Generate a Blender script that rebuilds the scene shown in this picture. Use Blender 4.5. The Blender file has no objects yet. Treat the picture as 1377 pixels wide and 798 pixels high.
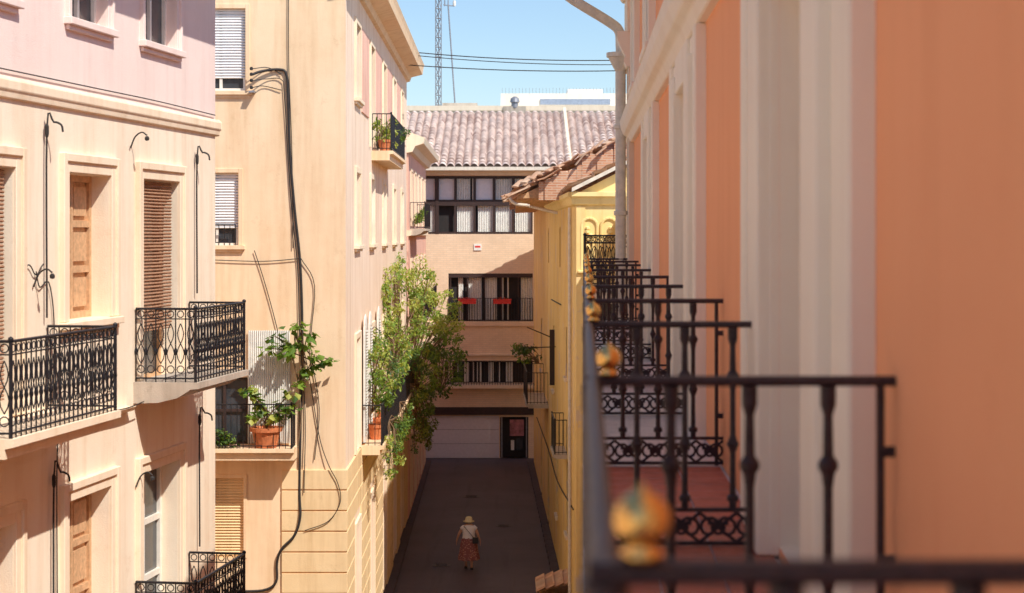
import bpy, bmesh, math, random
from mathutils import Vector, Matrix
random.seed(7)
R=random.random
def U(a,b): return a+(b-a)*random.random()
scene=bpy.context.scene
COL=scene.collection

# ------------------------------------------------------------------ materials
def newmat(name):
    m=bpy.data.materials.new(name); m.use_nodes=True
    nt=m.node_tree; b=nt.nodes['Principled BSDF']
    return m,nt,b
def c4(c,k=1.0): return (min(c[0]*k,.97),min(c[1]*k,.97),min(c[2]*k,.97),1)
def noise(nt,vec,scale,detail=4,rough=.6):
    n=nt.nodes.new('ShaderNodeTexNoise'); n.inputs['Scale'].default_value=scale
    n.inputs['Detail'].default_value=detail; n.inputs['Roughness'].default_value=rough
    nt.links.new(vec,n.inputs['Vector']); return n.outputs['Fac']
def mapping(nt,vec,sc):
    m=nt.nodes.new('ShaderNodeMapping'); m.inputs['Scale'].default_value=sc
    nt.links.new(vec,m.inputs['Vector']); return m.outputs['Vector']
def ramp(nt,fac,a,b,lo=0,hi=1):
    r=nt.nodes.new('ShaderNodeMapRange'); r.inputs['From Min'].default_value=a; r.inputs['From Max'].default_value=b
    r.inputs['To Min'].default_value=lo; r.inputs['To Max'].default_value=hi
    nt.links.new(fac,r.inputs['Value']); return r.outputs['Result']
def mix(nt,fac,a,b,mode='MIX'):
    m=nt.nodes.new('ShaderNodeMix'); m.data_type='RGBA'; m.blend_type=mode
    if hasattr(fac,'links') : nt.links.new(fac,m.inputs[0])
    else: m.inputs[0].default_value=fac
    for v,i in ((a,6),(b,7)):
        if isinstance(v,tuple): m.inputs[i].default_value=v
        else: nt.links.new(v,m.inputs[i])
    return m.outputs[2]
def bumpn(nt,h,b,strength,dist=.02):
    n=nt.nodes.new('ShaderNodeBump'); n.inputs['Strength'].default_value=strength; n.inputs['Distance'].default_value=dist
    nt.links.new(h,n.inputs['Height']); nt.links.new(n.outputs['Normal'],b.inputs['Normal'])
def tc(nt):
    return nt.nodes.new('ShaderNodeTexCoord').outputs['Object']
def stucco(name,c,dirt=.5,dc=(.72,.62,.55),rough=.9,bump=.35,patch=None,pth=.6):
    m,nt,b=newmat(name); v=tc(nt)
    n1=ramp(nt,noise(nt,v,.45,6,.65),.42,.72)
    n2=ramp(nt,noise(nt,mapping(nt,v,(2.6,2.6,.22)),1.3,5,.6),.46,.70)
    n3=noise(nt,v,5,5,.7); n4=noise(nt,v,60,3,.6)
    d=(c[0]*dc[0],c[1]*dc[1],c[2]*dc[2])
    def mul(f,k):
        q=nt.nodes.new('ShaderNodeMath'); q.operation='MULTIPLY'; nt.links.new(f,q.inputs[0]); q.inputs[1].default_value=k; return q.outputs[0]
    x=mix(nt,mul(n1,dirt*.7),c4(c),c4(d))
    x=mix(nt,mul(n2,dirt),x,c4(d,.92))
    x=mix(nt,ramp(nt,n3,.3,.75,0,.3),x,c4(c,1.1))
    n5=ramp(nt,noise(nt,v,2.2,8,.8),.58,.70,0,dirt*.6)
    x=mix(nt,n5,x,c4(d,.85))
    if patch:
        pn=ramp(nt,noise(nt,v,.8,7,.72),pth,pth+.05)
        x=mix(nt,pn,x,c4(patch))
    nt.links.new(x,b.inputs['Base Color']); b.inputs['Roughness'].default_value=rough
    b.inputs['Specular IOR Level'].default_value=.2
    a=nt.nodes.new('ShaderNodeMath'); a.operation='ADD'; nt.links.new(n3,a.inputs[0]); nt.links.new(n4,a.inputs[1])
    bumpn(nt,a.outputs[0],b,bump,.012)
    return m
def plain(name,c,rough=.6,metal=0,var=.15,bump=0,scale=8,spec=.4):
    m,nt,b=newmat(name); v=tc(nt); n=noise(nt,v,scale,5,.65)
    x=mix(nt,ramp(nt,n,.3,.7),c4(c,1-var),c4(c,1+var))
    nt.links.new(x,b.inputs['Base Color']); b.inputs['Metallic'].default_value=metal
    b.inputs['Specular IOR Level'].default_value=spec
    nt.links.new(ramp(nt,noise(nt,v,scale*3,3),.3,.7,max(rough-.1,.05),min(rough+.1,1)),b.inputs['Roughness'])
    if bump: bumpn(nt,n,b,bump,.01)
    return m
def leafmat(name,c1,c2):
    m,nt,b=newmat(name)
    g=nt.nodes.new('ShaderNodeNewGeometry')
    x=mix(nt,g.outputs['Random Per Island'],c4(c1),c4(c2))
    nt.links.new(x,b.inputs['Base Color']); b.inputs['Roughness'].default_value=.45
    t=nt.nodes.new('ShaderNodeBsdfTranslucent'); nt.links.new(mix(nt,.5,x,c4((c2[0]*1.8,c2[1]*1.6,c2[2]))),t.inputs['Color'])
    ms=nt.nodes.new('ShaderNodeMixShader'); ms.inputs[0].default_value=.4
    out=nt.nodes['Material Output']
    nt.links.new(b.outputs[0],ms.inputs[1]); nt.links.new(t.outputs[0],ms.inputs[2]); nt.links.new(ms.outputs[0],out.inputs[0])
    return m
def tilemat(name,c1,c2,c3,px=.25,py=.4):
    m,nt,b=newmat(name); v=tc(nt)
    s=nt.nodes.new('ShaderNodeVectorMath'); s.operation='SNAP'; s.inputs[1].default_value=(px,py,50)
    nt.links.new(v,s.inputs[0])
    w=nt.nodes.new('ShaderNodeTexWhiteNoise'); nt.links.new(s.outputs[0],w.inputs['Vector'])
    x=mix(nt,w.outputs['Value'],c4(c1),c4(c2))
    x=mix(nt,ramp(nt,noise(nt,v,1.1,6,.7),.45,.7,0,.8),x,c4(c3))
    x=mix(nt,ramp(nt,noise(nt,v,9,5,.7),.5,.8,0,.5),x,c4(c3,.5))
    nt.links.new(x,b.inputs['Base Color']); b.inputs['Roughness'].default_value=.9
    return m
def brickmat(name,c1,c2,mort,sc=1.0,bw=.3,rh=.09,ms=.012,big=.5):
    m,nt,b=newmat(name); v=tc(nt)
    sx=nt.nodes.new('ShaderNodeSeparateXYZ'); cx=nt.nodes.new('ShaderNodeCombineXYZ'); nt.links.new(v,sx.inputs[0])
    nt.links.new(sx.outputs['X'],cx.inputs['X']); nt.links.new(sx.outputs['Z'],cx.inputs['Y'])
    br=nt.nodes.new('ShaderNodeTexBrick'); nt.links.new(cx.outputs[0],br.inputs['Vector'])
    br.inputs['Scale'].default_value=sc; br.inputs['Color1'].default_value=c4(c1); br.inputs['Color2'].default_value=c4(c2); br.inputs['Mortar'].default_value=c4(mort)
    br.inputs['Brick Width'].default_value=bw; br.inputs['Row Height'].default_value=rh; br.inputs['Mortar Size'].default_value=ms
    x=mix(nt,ramp(nt,noise(nt,v,.9,6,.75),.42,.7,0,big),br.outputs['Color'],c4(c2,.75))
    nt.links.new(x,b.inputs['Base Color']); b.inputs['Roughness'].default_value=.9
    bumpn(nt,br.outputs['Fac'],b,-.4,.01)
    return m

M={}
M['cream']=stucco('cream_stucco',(.96,.82,.66),.65,(.88,.77,.66))
M['cream_trim']=stucco('cream_trim',(.95,.78,.60),.6,(.84,.74,.62))
M['lilac_shade']=stucco('upper_stucco_shade',(.93,.75,.69),.45,(.87,.82,.8))  # lilac tint of the upper wall has the eave shade painted into it
M['peach']=stucco('peach_stucco',(.96,.71,.48),.8,(.86,.76,.64))
M['peach_side']=stucco('pale_peach_stucco',(.96,.76,.61),.8,(.84,.74,.64))
M['stone']=stucco('ashlar_stone',(.90,.67,.40),.7,(.75,.66,.55))
M['pink']=stucco('pink_stucco',(.90,.56,.45),.7,(.7,.6,.55))
M['salmon']=stucco('salmon_stucco',(.97,.45,.235),.35,(.92,.82,.76),bump=.2)
M['white']=stucco('white_trim',(.97,.88,.75),.35,(.86,.79,.72),bump=.15)
M['beigetrim']=stucco('beige_trim',(.86,.73,.57),.45,(.8,.74,.68),bump=.15)
M['yellow']=stucco('ochre_stucco',(.96,.72,.33),.9,(.80,.68,.52),patch=(.78,.60,.42),pth=.56)
M['yellow_l']=stucco('ochre_stucco_pale',(.97,.76,.36),.7,(.84,.74,.55))
M['ebeige']=brickmat('pale_brick',(.92,.71,.51),(.86,.65,.45),(.78,.62,.46),1.0)
M['brick']=brickmat('old_brick',(.50,.20,.11),(.66,.36,.22),(.62,.48,.36),1.0,.28,.07,.014,.8)
M['slab']=stucco('balcony_stone',(.58,.50,.42),.8,(.6,.55,.5))
M['iron']=plain('black_iron',(.018,.018,.024),.42,.3,.3,.2,30,.5)
M['iron_b']=plain('brown_black_iron',(.04,.024,.030),.42,.1,.4,.5,40,.4)
M['brass']=plain('brass',(.90,.58,.20),.27,1,.05,0,12)
M['terracotta_floor']=plain('terracotta_floor',(.58,.17,.10),.5,0,.25,.2,6)
M['floorstone']=plain('pale_floor_stone',(.75,.68,.66),.35,0,.15,.1,6)
M['wood']=plain('tan_shutter_wood',(.62,.38,.21),.55,0,.25,.2,14)
M['reed']=plain('reed_blind',(.36,.19,.11),.7,0,.4,.1,30)
M['roller']=plain('white_roller_shutter',(.86,.85,.86),.5,0,.06,0,5)
M['metal_white']=plain('white_sheet_metal',(.82,.79,.74),.5,0,.12,0,5)
M['winframe']=plain('white_window_frame',(.85,.80,.72),.5,0,.08)
M['glass']=plain('window_glass',(.05,.055,.065),.06,0,.3,0,2,.8)
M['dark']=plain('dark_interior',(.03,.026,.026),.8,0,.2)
M['darkframe']=plain('dark_window_frame',(.05,.03,.027),.5,0,.2)
M['curtain']=plain('curtain',(.86,.86,.82),.8,0,.1)
M['bluewin']=plain('blue_grey_shutter',(.30,.36,.46),.5,0,.2)
M['cable']=plain('black_cable',(.03,.025,.025),.6,0,.2)
M['grey']=plain('grey_metal',(.34,.34,.37),.45,.5,.15)
M['garage']=plain('garage_door',(.84,.82,.86),.5,0,.06)
M['poster']=plain('pink_poster',(.50,.22,.26),.5,0,.6,0,3)
M['pipe']=plain('painted_downpipe',(.78,.70,.58),.5,0,.15)
M['pot']=plain('terracotta_pot',(.62,.20,.08),.7,0,.2,.2,12)
M['red']=plain('red_planter',(.75,.06,.05),.5,0,.2)
M['bark']=plain('bark',(.18,.11,.06),.9,0,.3,.3,20)
M['leaf']=leafmat('leaves_bright',(.10,.21,.025),(.25,.36,.05))
M['leafd']=leafmat('leaves_dark',(.03,.09,.02),(.11,.19,.035))
M['leafy']=leafmat('leaves_yellow',(.26,.36,.05),(.48,.50,.12))
M['flower']=leafmat('flowers_red',(.65,.03,.03),(.8,.12,.10))
M['rooftile']=tilemat('roof_tile',(.46,.31,.26),(.82,.68,.60),(.66,.56,.52))
M['rooftile_old']=tilemat('old_roof_tile',(.48,.24,.14),(.72,.46,.30),(.46,.38,.30),.22,.35)

def asphalt():
    m,nt,b=newmat('asphalt'); v=tc(nt)
    x=mix(nt,ramp(nt,noise(nt,v,.35,6,.7),.35,.7),c4((.060,.045,.058)),c4((.105,.082,.098)))
    x=mix(nt,ramp(nt,noise(nt,v,90,2),.4,.7,0,.4),x,c4((.15,.125,.14)))
    x=mix(nt,ramp(nt,noise(nt,mapping(nt,v,(2.5,.12,1)),1,4),.55,.75,0,.6),x,c4((.035,.028,.036)))
    x=mix(nt,ramp(nt,noise(nt,v,1.7,7,.8),.58,.66,0,.45),x,c4((.03,.025,.03)))
    nt.links.new(x,b.inputs['Base Color']); b.inputs['Roughness'].default_value=.6
    bumpn(nt,noise(nt,v,60,3),b,.4,.01); return m
M['asphalt']=asphalt()
M['kerb']=stucco('kerb_stone_dark',(.11,.09,.10),.7,(.6,.6,.6))
M['ground']=stucco('ground_earth',(.20,.18,.16),.6)
M['iron_cover']=plain('cast_iron_cover',(.09,.08,.08),.5,.5,.3,.5,30)

# ------------------------------------------------------------------ mesh builder
class MB:
    def __init__(s): s.v=[]; s.f=[]; s.m=[]; s.mats=[]
    def mi(s,m):
        if m not in s.mats: s.mats.append(m)
        return s.mats.index(m)
    def add(s,vs,fs,m):
        o=len(s.v); s.v+= [tuple(p) for p in vs]; k=s.mi(m)
        for f in fs: s.f.append(tuple(i+o for i in f)); s.m.append(k)
    def quad(s,a,b,c,d,m): s.add([a,b,c,d],[(0,1,2,3)],m)
    def hexa(s,P,m): s.add(P,[(0,3,2,1),(4,5,6,7),(0,1,5,4),(1,2,6,5),(2,3,7,6),(3,0,4,7)],m)
    def wbox(s,x0,x1,y0,y1,z0,z1,m):
        s.hexa([(x0,y0,z0),(x1,y0,z0),(x1,y1,z0),(x0,y1,z0),(x0,y0,z1),(x1,y0,z1),(x1,y1,z1),(x0,y1,z1)],m)
    def lathe(s,c,prof,m,seg=12,sx=1,sy=1):
        vs=[];fs=[]
        for r,z in prof:
            for k in range(seg):
                a=2*math.pi*k/seg; vs.append((c[0]+r*sx*math.cos(a),c[1]+r*sy*math.sin(a),c[2]+z))
        n=len(prof)
        for i in range(n-1):
            for k in range(seg):
                k2=(k+1)%seg; fs.append((i*seg+k,i*seg+k2,(i+1)*seg+k2,(i+1)*seg+k))
        fs.append(tuple(range(seg))[::-1]); fs.append(tuple((n-1)*seg+k for k in range(seg)))
        s.add(vs,fs,m)
    def beam(s,p0,p1,w,h,m,ch=.25):
        p0=Vector(p0);p1=Vector(p1); d=(p1-p0).normalized(); up=Vector((0,0,1))
        if abs(d.z)>.95: up=Vector((1,0,0))
        sd=d.cross(up).normalized(); up=sd.cross(d)
        q=[(-w/2,-h/2+h*ch),(-w/2+w*ch,-h/2),(w/2-w*ch,-h/2),(w/2,-h/2+h*ch),(w/2,h/2-h*ch),(w/2-w*ch,h/2),(-w/2+w*ch,h/2),(-w/2,h/2-h*ch)]
        vs=[p0+sd*a+up*b for a,b in q]+[p1+sd*a+up*b for a,b in q]
        fs=[(i,(i+1)%8,8+(i+1)%8,8+i) for i in range(8)]+[tuple(range(8))[::-1],tuple(range(8,16))]
        s.add(vs,fs,m)
    def obj(s,name,parent=None,smooth=False,bevel=0):
        me=bpy.data.meshes.new(name); me.from_pydata(s.v,[],s.f)
        for m in s.mats: me.materials.append(M[m])
        me.polygons.foreach_set('material_index',s.m)
        if smooth: me.polygons.foreach_set('use_smooth',[True]*len(s.f))
        me.update()
        o=bpy.data.objects.new(name,me); COL.objects.link(o)
        if parent: o.parent=parent
        if bevel:
            b=o.modifiers.new('bevel','BEVEL'); b.width=bevel; b.segments=1; b.limit_method='ANGLE'
        return o
def empty(name):
    o=bpy.data.objects.new(name,None); COL.objects.link(o); return o
def tubes(name,lines,r,m,parent=None,res=1,closed=False):
    cu=bpy.data.curves.new(name,'CURVE'); cu.dimensions='3D'; cu.bevel_depth=r; cu.bevel_resolution=res; cu.use_fill_caps=True
    for L in lines:
        cl=closed
        if len(L)>3 and (Vector(L[0])-Vector(L[-1])).length<1e-6: L=L[:-1]; cl=True
        sp=cu.splines.new('POLY'); sp.points.add(len(L)-1)
        for i,p in enumerate(L): sp.points[i].co=(p[0],p[1],p[2],1)
        sp.use_cyclic_u=cl
    cu.materials.append(M[m]); o=bpy.data.objects.new(name,cu); COL.objects.link(o)
    if parent: o.parent=parent
    return o
def smooth_line(L,n=5):
    P=[Vector(p) for p in L]; P=[P[0]*2-P[1]]+P+[P[-1]*2-P[-2]]; out=[]
    for i in range(1,len(P)-2):
        for k in range(n):
            t=k/n; a,b,c,d=P[i-1],P[i],P[i+1],P[i+2]
            out.append(tuple(.5*((2*b)+(c-a)*t+(2*a-5*b+4*c-d)*t*t+(3*b-a-3*c+d)*t**3)))
    out.append(tuple(P[-2])); return out

# wall frames ------------------------------------------------------
class SW:   # street wall x=a+b*y ; side=+1 outward +x, -1 outward -x
    def __init__(s,a,b,side): s.a=a;s.b=b; L=math.hypot(1,b); s.n=(side/L,-side*b/L)
    def p(s,t,z,o=0): return (s.a+s.b*t+o*s.n[0], t+o*s.n[1], z)
class FW:   # wall facing -y at y0
    def __init__(s,y0): s.y0=y0
    def p(s,t,z,o=0): return (t,s.y0-o,z)
def box(mb,W,t0,t1,z0,z1,o0,o1,m):
    mb.hexa([W.p(t0,z0,o0),W.p(t1,z0,o0),W.p(t1,z0,o1),W.p(t0,z0,o1),W.p(t0,z1,o0),W.p(t1,z1,o0),W.p(t1,z1,o1),W.p(t0,z1,o1)],m)
def prof(mb,W,t0,t1,pr,m):
    n=len(pr); vs=[W.p(t0,z,o) for o,z in pr]+[W.p(t1,z,o) for o,z in pr]
    fs=[(i,(i+1)%n,n+(i+1)%n,n+i) for i in range(n)]+[tuple(range(n)),tuple(range(n,2*n))[::-1]]
    mb.add(vs,fs,m)
def wall(mb,W,t0,t1,z0,z1,holes,m,depth=.22,rm=None):
    ts=sorted(set([t0,t1]+[h[0] for h in holes]+[h[1] for h in holes])); zs=sorted(set([z0,z1]+[h[2] for h in holes]+[h[3] for h in holes]))
    for i in range(len(ts)-1):
        for j in range(len(zs)-1):
            tm=(ts[i]+ts[i+1])/2; zm=(zs[j]+zs[j+1])/2
            if any(h[0]<tm<h[1] and h[2]<zm<h[3] for h in holes): continue
            mb.quad(W.p(ts[i],zs[j]),W.p(ts[i+1],zs[j]),W.p(ts[i+1],zs[j+1]),W.p(ts[i],zs[j+1]),m)
    rm=rm or m
    for h in holes:
        a,b,c,d=h[:4]; q=-depth
        mb.quad(W.p(a,c),W.p(a,d),W.p(a,d,q),W.p(a,c,q),rm); mb.quad(W.p(b,c),W.p(b,c,q),W.p(b,d,q),W.p(b,d),rm)
        mb.quad(W.p(a,c),W.p(a,c,q),W.p(b,c,q),W.p(b,c),rm); mb.quad(W.p(a,d),W.p(b,d),W.p(b,d,q),W.p(a,d,q),rm)
def surround(mb,W,a,b,c,d,w,m,pr=.05,sill=True,double=False):
    e=.004
    box(mb,W,a-w,a-e,c,d+w,-.03,pr,m); box(mb,W,b+e,b+w,c,d+w,-.03,pr,m)
    box(mb,W,a-e,b+e,d+e,d+w,-.03,pr-.002,m)
    if double:
        k=w*.35
        box(mb,W,a-w-k*.4,a-w+k,c,d+w+k*.4,-.03,pr+.03,m); box(mb,W,b+w-k,b+w+k*.4,c,d+w+k*.4,-.03,pr+.03,m)
        box(mb,W,a-w+k,b+w-k,d+w-k,d+w+k*.4,-.03,pr+.028,m)
    if sill:
        box(mb,W,a-w-.05,b+w+.05,c-.09,c-.003,-.05,pr+.07,m)
        box(mb,W,a-w,b+w,c-.15,c-.09,-.03,pr+.02,m)
def reed(mb,W,a,b,c,d,o,m='reed',p=.045):
    z=d
    while z>c:
        z2=max(z-p*.8,c); oo=o+U(-.004,.004)
        vs=[W.p(a,z,oo),W.p(b,z,oo),W.p(b,(z+z2)/2,oo+.018),W.p(a,(z+z2)/2,oo+.018),W.p(b,z2,oo),W.p(a,z2,oo)]
        mb.add(vs,[(0,1,2,3),(3,2,4,5)],m); z-=p
def closed_back(mb,W,a,b,c,d,o,m): mb.quad(W.p(a,c,o),W.p(b,c,o),W.p(b,d,o),W.p(a,d,o),m)
def glazed(mb,W,a,b,c,d,o,fm='winframe',nv=2,nh=2,fw=.06,gm='glass'):
    closed_back(mb,W,a,b,c,d,o,gm)
    for i in range(nv+1):
        t=a+(b-a)*i/nv; lo=max(a,t-fw/2 if 0<i<nv else (a if i==0 else b-fw)); box(mb,W,lo,lo+fw,c,d,o+.002,o+.05,fm)
    for i in range(nh+1):
        z=c+(d-c)*i/nh; lo=c if i==0 else (d-fw if i==nh else z-fw/2); box(mb,W,a+fw,b-fw,lo,lo+fw,o+.002,o+.047,fm)
def shutters(mb,W,a,b,c,d,o,m='wood'):
    closed_back(mb,W,a,b,c,d,o-.02,m)
    mid=(a+b)/2
    for s0,s1 in ((a,mid-.008),(mid+.008,b)):
        box(mb,W,s0,s0+.07,c,d,o-.015,o+.03,m); box(mb,W,s1-.07,s1,c,d,o-.015,o+.03,m)
        n=3
        for i in range(n+1):
            z=c+(d-c-.08)*i/n; box(mb,W,s0+.07,s1-.07,z,z+.08,o-.015,o+.027,m)
        for i in range(n):
            z0=c+(d-c-.08)*i/n+.14; z1=c+(d-c-.08)*(i+1)/n-.06
            box(mb,W,s0+.13,s1-.13,z0,z1,o-.015,o+.015,m)
def shell(mb,W,t0,t1,z0,z1,dep,m,top='slab'):
    mb.quad(W.p(t0,z0),W.p(t0,z1),W.p(t0,z1,-dep),W.p(t0,z0,-dep),m)
    mb.quad(W.p(t1,z0),W.p(t1,z1),W.p(t1,z1,-dep),W.p(t1,z0,-dep),m)
    mb.quad(W.p(t0,z0,-dep),W.p(t1,z0,-dep),W.p(t1,z1,-dep),W.p(t0,z1,-dep),m)
    mb.quad(W.p(t0,z1),W.p(t1,z1),W.p(t1,z1,-dep),W.p(t0,z1,-dep),top)

# ornate railing ---------------------------------------------------
def circ(c,d,r,n=10):
    return [tuple(c+d*(r*math.cos(2*math.pi*k/n))+Vector((0,0,r*math.sin(2*math.pi*k/n)))) for k in range(n)]+[tuple(c+d*r)]
def ornate(p0,p1,zb,zt,lines,thin,mb,m='iron',pitch=.125):
    p0=Vector((p0[0],p0[1],0));p1=Vector((p1[0],p1[1],0)); L=(p1-p0).length; d=(p1-p0)/L; n=max(2,round(L/pitch)); h=zt-zb
    mb.beam(p0+Vector((0,0,zt)),p1+Vector((0,0,zt)),.045,.03,m); mb.beam(p0+Vector((0,0,zb+.05)),p1+Vector((0,0,zb+.05)),.03,.02,m)
    mb.beam(p0+Vector((0,0,zt-.13)),p1+Vector((0,0,zt-.13)),.02,.015,m)
    st=L/n
    for i in range(n+1):
        q=p0+d*(st*i); lines.append([(q.x,q.y,zb),(q.x,q.y,zt)])
        mb.lathe((q.x,q.y,zb+.42*h),[(.009,-.05),(.02,-.02),(.024,0),(.02,.02),(.009,.05)],m,6)
    for i in range(n):
        q=p0+d*(st*(i+.5)); r=st*.36
        thin.append(circ(q+Vector((0,0,zb+.05+.1*h+.02)),d,r)); thin.append(circ(q+Vector((0,0,zt-.068)),d,r*.9))
        for sgn in (-1,1):
            S=[]
            for k in range(9):
                a=k/8; S.append(tuple(q+d*(sgn*st*.4*math.sin(a*2*math.pi)*(1-.3*a))+Vector((0,0,zb+.05+.2*h+a*(.6*h-.05)))))
            thin.append(S)
def simple_rail(p0,p1,zb,zt,lines,mb,m='iron',pitch=.12):
    p0=Vector((p0[0],p0[1],0));p1=Vector((p1[0],p1[1],0)); L=(p1-p0).length; n=max(2,round(L/pitch)); 
    mb.beam(p0+Vector((0,0,zt)),p1+Vector((0,0,zt)),.04,.025,m); mb.beam(p0+Vector((0,0,zb+.06)),p1+Vector((0,0,zb+.06)),.03,.02,m)
    for i in range(n+1):
        q=p0+(p1-p0)*i/n; lines.append([(q.x,q.y,zb),(q.x,q.y,zt)])
def balcony(name,W,t0,t1,zs,pr,parent,style='ornate',slabm='slab',h=.95,thick=.26,round_=True,m='iron',pitch=.125):
    mb=MB()
    if round_: pf=[(-.05,zs-thick),(pr*.4,zs-thick*.95),(pr*.72,zs-thick*.72),(pr*.9,zs-thick*.4),(pr*.93,zs-.09),(pr+.05,zs-.08),(pr+.05,zs),(-.05,zs)]
    else: pf=[(-.05,zs-thick),(pr-.04,zs-thick),(pr-.04,zs-.1),(pr+.05,zs-.08),(pr+.05,zs),(-.05,zs)]
    prof(mb,W,t0-.05,t1+.05,pf,slabm)
    mb.obj(name+'_slab',parent)
    mb=MB(); lines=[];thin=[]
    A=W.p(t0,0,.02);B=W.p(t0,0,pr);C=W.p(t1,0,pr);D=W.p(t1,0,.02)
    for a,b in ((A,B),(B,C),(C,D)):
        if style=='ornate': ornate(a,b,zs,zs+h,lines,thin,mb,m,pitch)
        else: simple_rail(a,b,zs,zs+h,lines,mb,m,pitch)
    for q in (B,C): mb.lathe((q[0],q[1],zs),[(.02,0),(.02,h),(.028,h+.01),(.028,h+.03),(.02,h+.04),(.002,h+.05)],m,8)
    mb.obj(name+'_handrail',parent); tubes(name+'_bars',lines,.0085,m,parent)
    if thin: tubes(name+'_scrollwork',thin,.007,m,parent,0)

# ================================================================== GROUND
mb=MB(); mb.quad((-300,-200,-.15),(300,-200,-.15),(300,500,-.15),(-300,500,-.15),'ground'); mb.obj('ground')
mb=MB(); mb.quad((-12,-30,0),(2.6,-30,0),(3,120,0),(-12,120,0),'asphalt'); mb.obj('road')
def manhole(x,y,r,name='manhole_cover'):
    mb=MB(); mb.lathe((x,y,.004),[(r,0),(r,.008),(r-.03,.008),(r-.035,.004),(.001,.004)],'iron_cover',20); 
    for k in range(-3,4): mb.wbox(x-r*.6,x+r*.6,y+k*.08-.015,y+k*.08+.015,.007,.014,'iron_cover')
    mb.obj(name)
manhole(-1.6,70,.35); manhole(-.3,63,.3,'manhole_cover.001'); manhole(-2.2,55.5,.3,'manhole_cover.002')
mb=MB()
for i in range(60):
    y=20+i*1.01
    mb.wbox(-3.25-.009*y+.02,-3.25-.009*y+.32,y,y+1,-.02,.1,'kerb')
mb.obj('kerb',bevel=.012)
mb=MB()
for i in range(36):
    y=44.5+i*1.01; x=2.44-.0183*y
    mb.wbox(x-.27,x+.05,y,y+1,-.02,.1,'kerb')
mb.obj('kerb.001',bevel=.012)

# ================================================================== A  cream building (left)
A=SW(-8.2,.142,1); bA=empty('cream_stucco_building'); A0=-24  # unseen run behind the camera, added to bounce sunlight onto the salmon wall
cols=[(12.6,13.95),(15.3,16.65),(18.1,19.45),(20.95,22.3),(23.45,24.9)]+[(9.9-2.75*k,11.25-2.75*k) for k in range(12)]
mb=MB(); holes=[]
for i,(a,b) in enumerate(cols):
    z0=9.27 if i==3 else 8.32
    holes.append((a,b,z0,11.02)); holes.append((a,b,4.85 if i in(4,2) else 5.3,7.15)); holes.append((a,b,.2,3.2))
wall(mb,A,A0,26.6,0,11.8,holes,'cream',.3)
up=[(a+.1,b-.1,12.85,14.15) for a,b in cols]
wall(mb,A,A0,26.6,11.8,15,up,'lilac_shade',.2)
shell(mb,A,A0,26.6,0,15,9,'cream')
mb.obj('walls',bA)
mb=MB()
for i,(a,b) in enumerate(cols):
    z0=9.27 if i==3 else 8.32
    surround(mb,A,a,b,z0,11.02,.2,'cream_trim',.04,sill=(i==3),double=True)
    surround(mb,A,a,b,4.85 if i in(4,2) else 5.3,7.15,.2,'cream_trim',.04,sill=i not in(4,2),double=True)
    surround(mb,A,a+.1,b-.1,12.85,14.15,.14,'lilac_shade',.03,double=True)
    surround(mb,A,a,b,.2,3.2,.2,'cream_trim',.04,sill=False)
prof(mb,A,A0,26.68,[(-.05,11.76),(.04,11.77),(.05,11.84),(.07,11.86),(.07,11.96),(.03,12.0),(-.05,12.0)],'cream_trim')
prof(mb,A,A0,26.68,[(-.05,4.5),(.05,4.52),(.07,4.7),(-.05,4.72)],'cream_trim')
prof(mb,A,A0,26.9,[(-.1,14.4),(.12,14.42),(.18,14.6),(1.05,14.68),(1.08,14.85),(-.1,15.25)],'white')
mb.obj('mouldings',bA,bevel=.008)
mb=MB()
for i,(a,b) in enumerate(cols):
    z0=9.27 if i==3 else 8.32
    if i==3:
        closed_back(mb,A,a,b,z0,11.02,-.29,'wood'); shutters(mb,A,a,b,z0,11.02,-.26)
    else:
        glazed(mb,A,a,b,z0,11.02,-.29,'wood',2,3,.07)
        reed(mb,A,a+.03,b-.12,9.0 if i==4 else 8.5,11.0,-.06)
    c=4.85 if i in(4,2) else 5.3
    if i==4: glazed(mb,A,a,b,c,7.15,-.28,'winframe',2,3,.08)
    else: shutters(mb,A,a,b,c,7.15,-.26)
    glazed(mb,A,a+.1,b-.1,12.85,14.15,-.18,'winframe',2,1,.06); glazed(mb,A,a,b,.2,3.2,-.28,'wood',2,2)
mb.obj('windows_and_blinds',bA)
balcony('balcony_near',A,17.55,20.35,8.3,.82,bA,slabm='cream_trim',thick=.2,round_=False)
balcony('balcony_far',A,23.2,25.35,8.38,.82,bA,thick=.28)
balcony('balcony_lower',A,23.2,25.35,4.83,.82,bA,thick=.26)
balcony('balcony_lower_near',A,17.4,20.3,4.83,.82,bA,thick=.2)
mb=MB(); prof(mb,A,17.4,22.9,[(-.05,8.02),(.1,8.04),(.14,8.09),(.14,8.095),(-.05,8.098)],'cream_trim')
mb.obj('balcony_string_course',bA)
lines=[]
for t,za,zb in ((20.25,11.5,9.35),(25.6,11.4,9.45),(20.45,7.5,4.9),(25.72,7.65,5.8),(17.2,11.4,9.3)):
    lines.append(smooth_line([A.p(t,zb,.05),A.p(t,za,.05),A.p(t+.03,za+.07,.12),A.p(t+.05,za+.04,.2),A.p(t+.05,za-.04,.22)],4))
tubes('earthing_rods',lines,.013,'cable',bA)
lines=[]
for t,z in ((23.0,11.55),(23.2,7.15),(19.95,9.85)):
    lines.append(smooth_line([A.p(t,z-.14,.02),A.p(t,z,.08),A.p(t,z+.06,.17),A.p(t,z+.02,.24)],4))
tubes('wall_hooks',lines,.010,'cable',bA)
mb=MB()
for t,z in ((23.0,11.55),(23.2,7.15),(19.95,9.85)): 
    p=A.p(t,z,.24); mb.lathe((p[0],p[1],z-.05),[(.01,0),(.028,.01),(.03,.04),(.015,.06)],'dark',8)
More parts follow.
